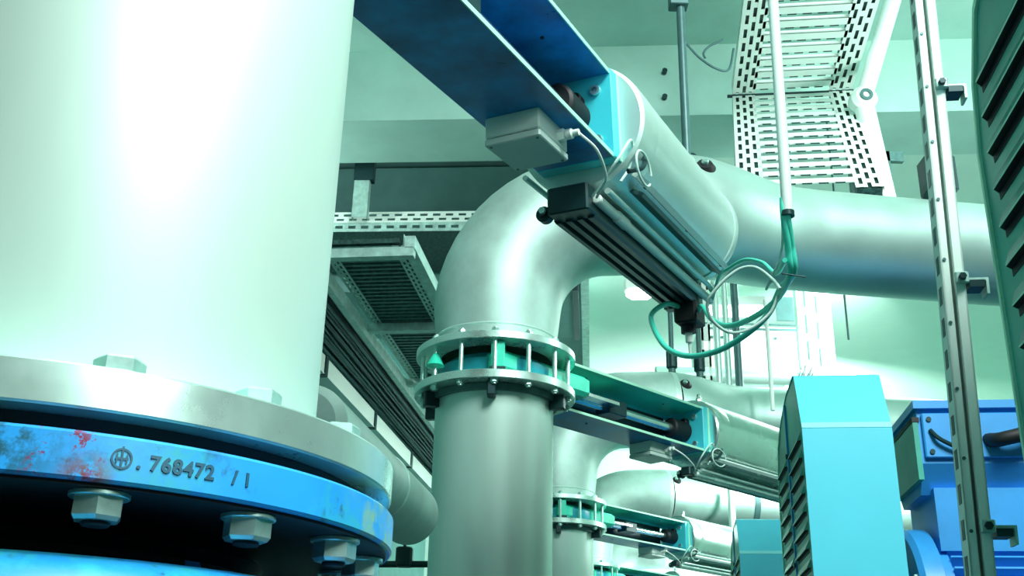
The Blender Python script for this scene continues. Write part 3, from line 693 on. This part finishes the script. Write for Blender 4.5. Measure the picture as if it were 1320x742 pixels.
# row pipe at lower left
t = thing('header_pipe', 'grey steel pipe receding between the silver flange and the central riser', 'pipe', (-.42,2.6,2.2))
a = V((-.42,2.15,2.16)) 
obj('pipe_wall', M().cyl(a, a+RD*1.05, .088, n=48, c=.02), CAST, t)
obj('weld_seam', M().sweep([a+RD*.62, a+RD*.626, a+RD*.632], [.0875,.091,.0875], 48, caps=False), STEEL, t)
obj('support_leg', M().cyl((-.39,2.36,0),(-.39,2.36,2.10),.022,n=14), GRAPH, t)
t = thing('drain_line', 'thin dark pipe with a small valve between the blue flange and the central riser', 'pipe', (-.5,3.9,1.98))
obj('line', M().cyl((-1.5,4.2,2.13),(-.25,4.0,2.13),.012,n=12), DARK, t)
obj('tap_body', M().cbox((-.40,3.99,2.12),(-.34,4.05,2.19),.008), DARK, t)
obj('tap_handle', M().cyl((-.37,4.02,2.19),(-.37,4.02,2.24),.006,n=8).box((-.40,4.01,2.235),(-.34,4.03,2.245)), DARK, t)

# C: big tray at upper right: level run and a drop
t = thing('cable_tray', 'wide white cable tray coming down from the ceiling at upper right', 'cable tray', (1.5,5.0,4.8))
FU = frame((1.005,3.55,4.95), RX, RD, UP); 
def tray_run(F, L, W_, t, cell, gap, slots=True):
    for x, rot in ((0,0),(W_,0)):
        perf_rail(F @ Matrix.Translation((x,0,0)) @ Matrix.Rotation(PI/2,4,'Z'), L, .07, cell, 1, WHITE, t)
    perf_rail(F @ Matrix.Translation((0,0,0)) @ Matrix.Rotation(PI/2,4,'Z') @ Matrix.Rotation(PI/2,4,'X'), L, .125, cell*1.6, 3, WHITE, t, 'edge_strip', .36)
    perf_rail(F @ Matrix.Translation((W_-.125,0,0)) @ Matrix.Rotation(PI/2,4,'Z') @ Matrix.Rotation(PI/2,4,'X'), L, .125, cell*1.6, 3, WHITE, t, 'edge_strip', .36)
    y = .03
    while y < L-.03:
        r = obj('rung', M().box((.11,y,0),(W_-.11,y+gap*.52,.006),F).box((.11,y,0),(W_-.11,y+.004,.02),F), WHITE, t, smooth=0)
        k = 0
        while .16+k*.075 < W_-.16:
            obj('rung_slot', M().box((.15+k*.075,y+gap*.52,-.0005),(.15+k*.075+.045,y+gap*.52+.010,.003),F), DARK, r, smooth=0); k += 1
        y += gap
def edge_beds(F, L, W_, t):
    for x in (.004, W_-.120): obj('cable_bed', M().box((x,0,.012),(x+.115,L,.05),F), MESHD, t, smooth=0)
k0 = FU @ V((0,1.75,0))
tray_run(FU, 1.75, .66, t, .075, .115); edge_beds(FU, 1.75, .66, t)
dn = V((-.17,-.70,-.88)).normalized()
FDn = frame(k0, (RX.x, RX.y, .0), dn, None)
tray_run(FDn, 1.35, .66, t, .075, .10); edge_beds(FDn, 1.35, .66, t)
obj('joint_bar', M().cyl(k0+V((-.03,0,-.01)), k0+RX*.70+V((0,0,-.01)), .010, n=10), DARK, t)
t = thing('cable_trunking', 'white vertical trunking below the large horizontal pipe, above the cyan guard', 'trunking', (2.40,8.0,4.0))
obj('channel', M().box((2.27,8.0,4.16),(2.54,8.08,4.98)), WHITE, t, smooth=0)
for k in range(4): obj('end_clip', M().cbox((2.30+k*.062,7.98,4.12),(2.325+k*.062,8.0,4.17),.004), DARK, t, smooth=0)
obj('end_bar', M().box((2.27,7.985,4.165),(2.54,7.995,4.18)), GRAPH, t, smooth=0)
for z in (4.28,4.5,4.72):
    obj('rib', M().box((2.33,7.99,z),(2.34,8.0,z+.16)), GRAPH, t, smooth=0); obj('rib', M().box((2.42,7.99,z-.05),(2.43,8.0,z+.1)), GRAPH, t, smooth=0)

# white jointed pipe right of that tray
t = thing('bent_service_pipe', 'white bent pipe with a round joint, right of the wide cable tray', 'pipe', (1.95,5.0,4.7))
pa, pb, pc = V((2.09,4.9,5.42)), V((1.83,4.9,4.69)), V((1.91,4.9,3.9))
obj('upper_tube', M().cyl(pa, pb, .045, n=24), WHITE, t)
obj('lower_tube', M().cyl(pb, pc, .052, n=24), WHITE, t)
obj('joint', M().rev([(0,-.06),(.05,-.055),(.07,-.03),(.07,.03),(.05,.055),(0,.06)], zframe(pb, (0,1,0)), 28), WHITE, t)
obj('joint_cap', M().rev([(.018,-.068),(.034,-.068),(.034,-.06),(.018,-.06)], zframe(pb, (0,1,0)), 24, closed=True), GRAPH, t)
t = thing('angle_bracket', 'dark angle bracket beside the white bent pipe, above the big pipe', 'bracket', (2.1,5.2,4.2))
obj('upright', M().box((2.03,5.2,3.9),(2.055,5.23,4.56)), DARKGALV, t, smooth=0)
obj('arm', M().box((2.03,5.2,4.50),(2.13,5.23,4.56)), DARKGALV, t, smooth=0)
t = thing('steel_rail', 'thin dark rail between the cable tray and the white bent pipe', 'rail', (1.80,5.0,4.1))
obj('bar', M().box((1.755,5.0,3.9),(1.775,5.03,4.58)), GRAPH, t, smooth=0)
t = thing('cable_bundle', 'dark cable ends lying on the big horizontal pipe near the slotted post', 'cable', (1.75,4.1,3.6))
obj('cable', M().sweep(bez([(1.38,4.0,3.545),(1.5,4.02,3.585),(1.62,4.02,3.60),(1.8,4.05,3.60)]), .008, 8), DARK, t)
obj('cable', M().sweep(bez([(1.40,3.98,3.535),(1.5,3.99,3.55),(1.62,3.99,3.555),(1.8,4.0,3.56)]), .010, 8), DARK, t)
t = thing('connector_block', 'dark connector block on the big pipe between the post and the near guard', 'connector', (1.66,3.7,3.5))
obj('block', M().cbox((1.60,3.70,3.545),(1.72,3.80,3.70),.01), DARK, t)
# loose wire ends near the ceiling
t = thing('loose_wires', 'dark loose wire ends sticking out left of the wide cable tray', 'wire', (1.05,4.5,4.7))
obj('wire', M().sweep(bez([(.83,4.5,4.75),(.90,4.5,4.66),(.98,4.5,4.60),(1.04,4.5,4.60),(1.07,4.5,4.72)]), .006, 8), GRAPH, t)
obj('wire', M().sweep(bez([(1.02,4.5,4.77),(.95,4.5,4.73),(.92,4.5,4.69),(.925,4.5,4.66)]), .006, 8), GRAPH, t)
for x, y, z, lab in ((.898,5.575,5.30,'upper dark anchor hole in the beam face, left of the hanger rod'), (.893,5.578,5.12,'lower dark anchor hole in the beam face, left of the hanger rod')):
    tag(obj('anchor_socket', M().cyl((x,y,z),(x,y+.03,z),.016,n=12), DARK), lab, 'anchor')
# lamps
def lamp(x, y, z, L, label):
    t = thing('ceiling_lamp', label, 'lamp', (x,y,z), 'bulkhead lamps behind the near cylinder')
    F = frame((x,y,z), BX, BY, UP)
    obj('lamp_body', M().cbox((-L/2,-.05,.03),(L/2,.05,.10),.01,F), WHITE, t, smooth=20)
    n = 10
    pr = [(.055*math.sin(a), -.055*math.cos(a)+.03) for a in [ -PI/2+PI*k/n for k in range(n+1)]]
    obj('diffuser', M().loft([[(xx,y_*s,.03+(z_-.03)*s) for y_, z_ in pr] for xx, s in ((-L/2+.01,.55),(-L/2+.05,1),(L/2-.05,1),(L/2-.01,.55))], F), LAMP, t)
    obj('stem', M().cyl(F @ V((0,0,.10)), F @ V((0,0,4.985-z)), .008, n=10), GRAPH, t)
lamp(.83, 6.5, 4.19, .20, 'small glowing bulkhead lamp left of the near cylinder end')
lamp(1.44, 6.5, 4.085, .40, 'wider glowing lamp behind the looping teal cables')

# far duct work behind the rear elbow
t = thing('ventilation_duct', 'pale panelled duct behind the cable loops, above the rear elbow', 'duct', (1.9,8.0,4.2))
obj('duct_panel', M().box((1.50,8.0,4.20),(2.245,8.5,4.545)), WHITE, t, smooth=0)
obj('duct_seam', M().box((1.49,7.985,4.515),(2.25,8.0,4.53)), GRAPH, t, smooth=0)
obj('duct_seam', M().box((1.49,7.985,4.56),(2.25,8.0,4.57)), GRAPH, t, smooth=0)
obj('vent_grille', M().box((2.10,7.99,4.60),(2.24,8.0,4.80)), GRAPH, t, smooth=0)
for x in (1.58, 1.66, 2.08): obj('rivet', M().cyl((x,7.99,4.45),(x,8.0,4.45),.012,n=10), GRAPH, t)
t = thing('service_pipe', 'horizontal silver pipe under the pale duct, left of the cyan guard', 'pipe', (1.85,7.8,4.0))
obj('pipe_wall', M().cyl((1.1,7.8,4.07),(2.6,7.8,4.07),.062,n=32), STEEL, t)
obj('hanger', M().cyl((2.24,7.8,4.13),(2.24,7.8,5.0),.008,n=8), WHITE, t)
tag(obj('support_rod', M().cyl((1.515,6.0,3.30),(1.515,6.0,3.98),.012,n=12), WHITE), 'thin white vertical rod in front of the pale duct', 'rod')
t = thing('wire_tails', 'dark wire tails in front of the silver pipe, left of the cyan guard', 'wire', (2.2,7.7,4.0))
for k in range(6):
    obj('wire', M().cyl((2.15+.018*k,7.735,4.0),(2.19+.022*k+.01*(k%2),7.735,4.13+.02*(k%3)), .004, n=6), DARK, t)
tag(obj('support_rod', M().cyl((1.86,5.6,3.6),(1.86,5.6,4.99),.006,n=8), GRAPH), 'thin grey drop rod right of the white vertical trunking', 'rod')
# white support post and ribbed panel far right-bottom
tag(obj('support_rod', M().cyl((1.80,8.66,0),(1.80,8.66,3.42),.028,n=16), WHITE), 'white vertical post before the small far pipe, above the small guard', 'rod')
t = thing('pipe_clamp', 'dark clamp around the small far pipe, left of the ribbed white panel', 'clamp', (1.99,9.0,3.1))
obj('band', M().sweep([(2.005,8.993,3.341),(2.05,8.998,3.341)], .203, 40, caps=True), GRAPH, t)
obj('clamp_leg', M().box((2.01,8.96,2.6),(2.05,9.04,3.15)), DARK, t, smooth=0)
t = thing('radiator', 'white ribbed panel behind the small cyan guard', 'radiator', (2.4,10.5,2.5))
for k in range(7): obj('rib', M().cbox((2.27+k*.085,10.4,2.3),(2.33+k*.085,10.46,3.55),.01), WHITE, t, smooth=0)
obj('back_sheet', M().box((2.2,10.46,2.3),(2.9,10.5,3.55)), CONC, t, smooth=0)

# drop parent bookkeeping
for o in C.objects:
    if '_b' in o: del o['_b']
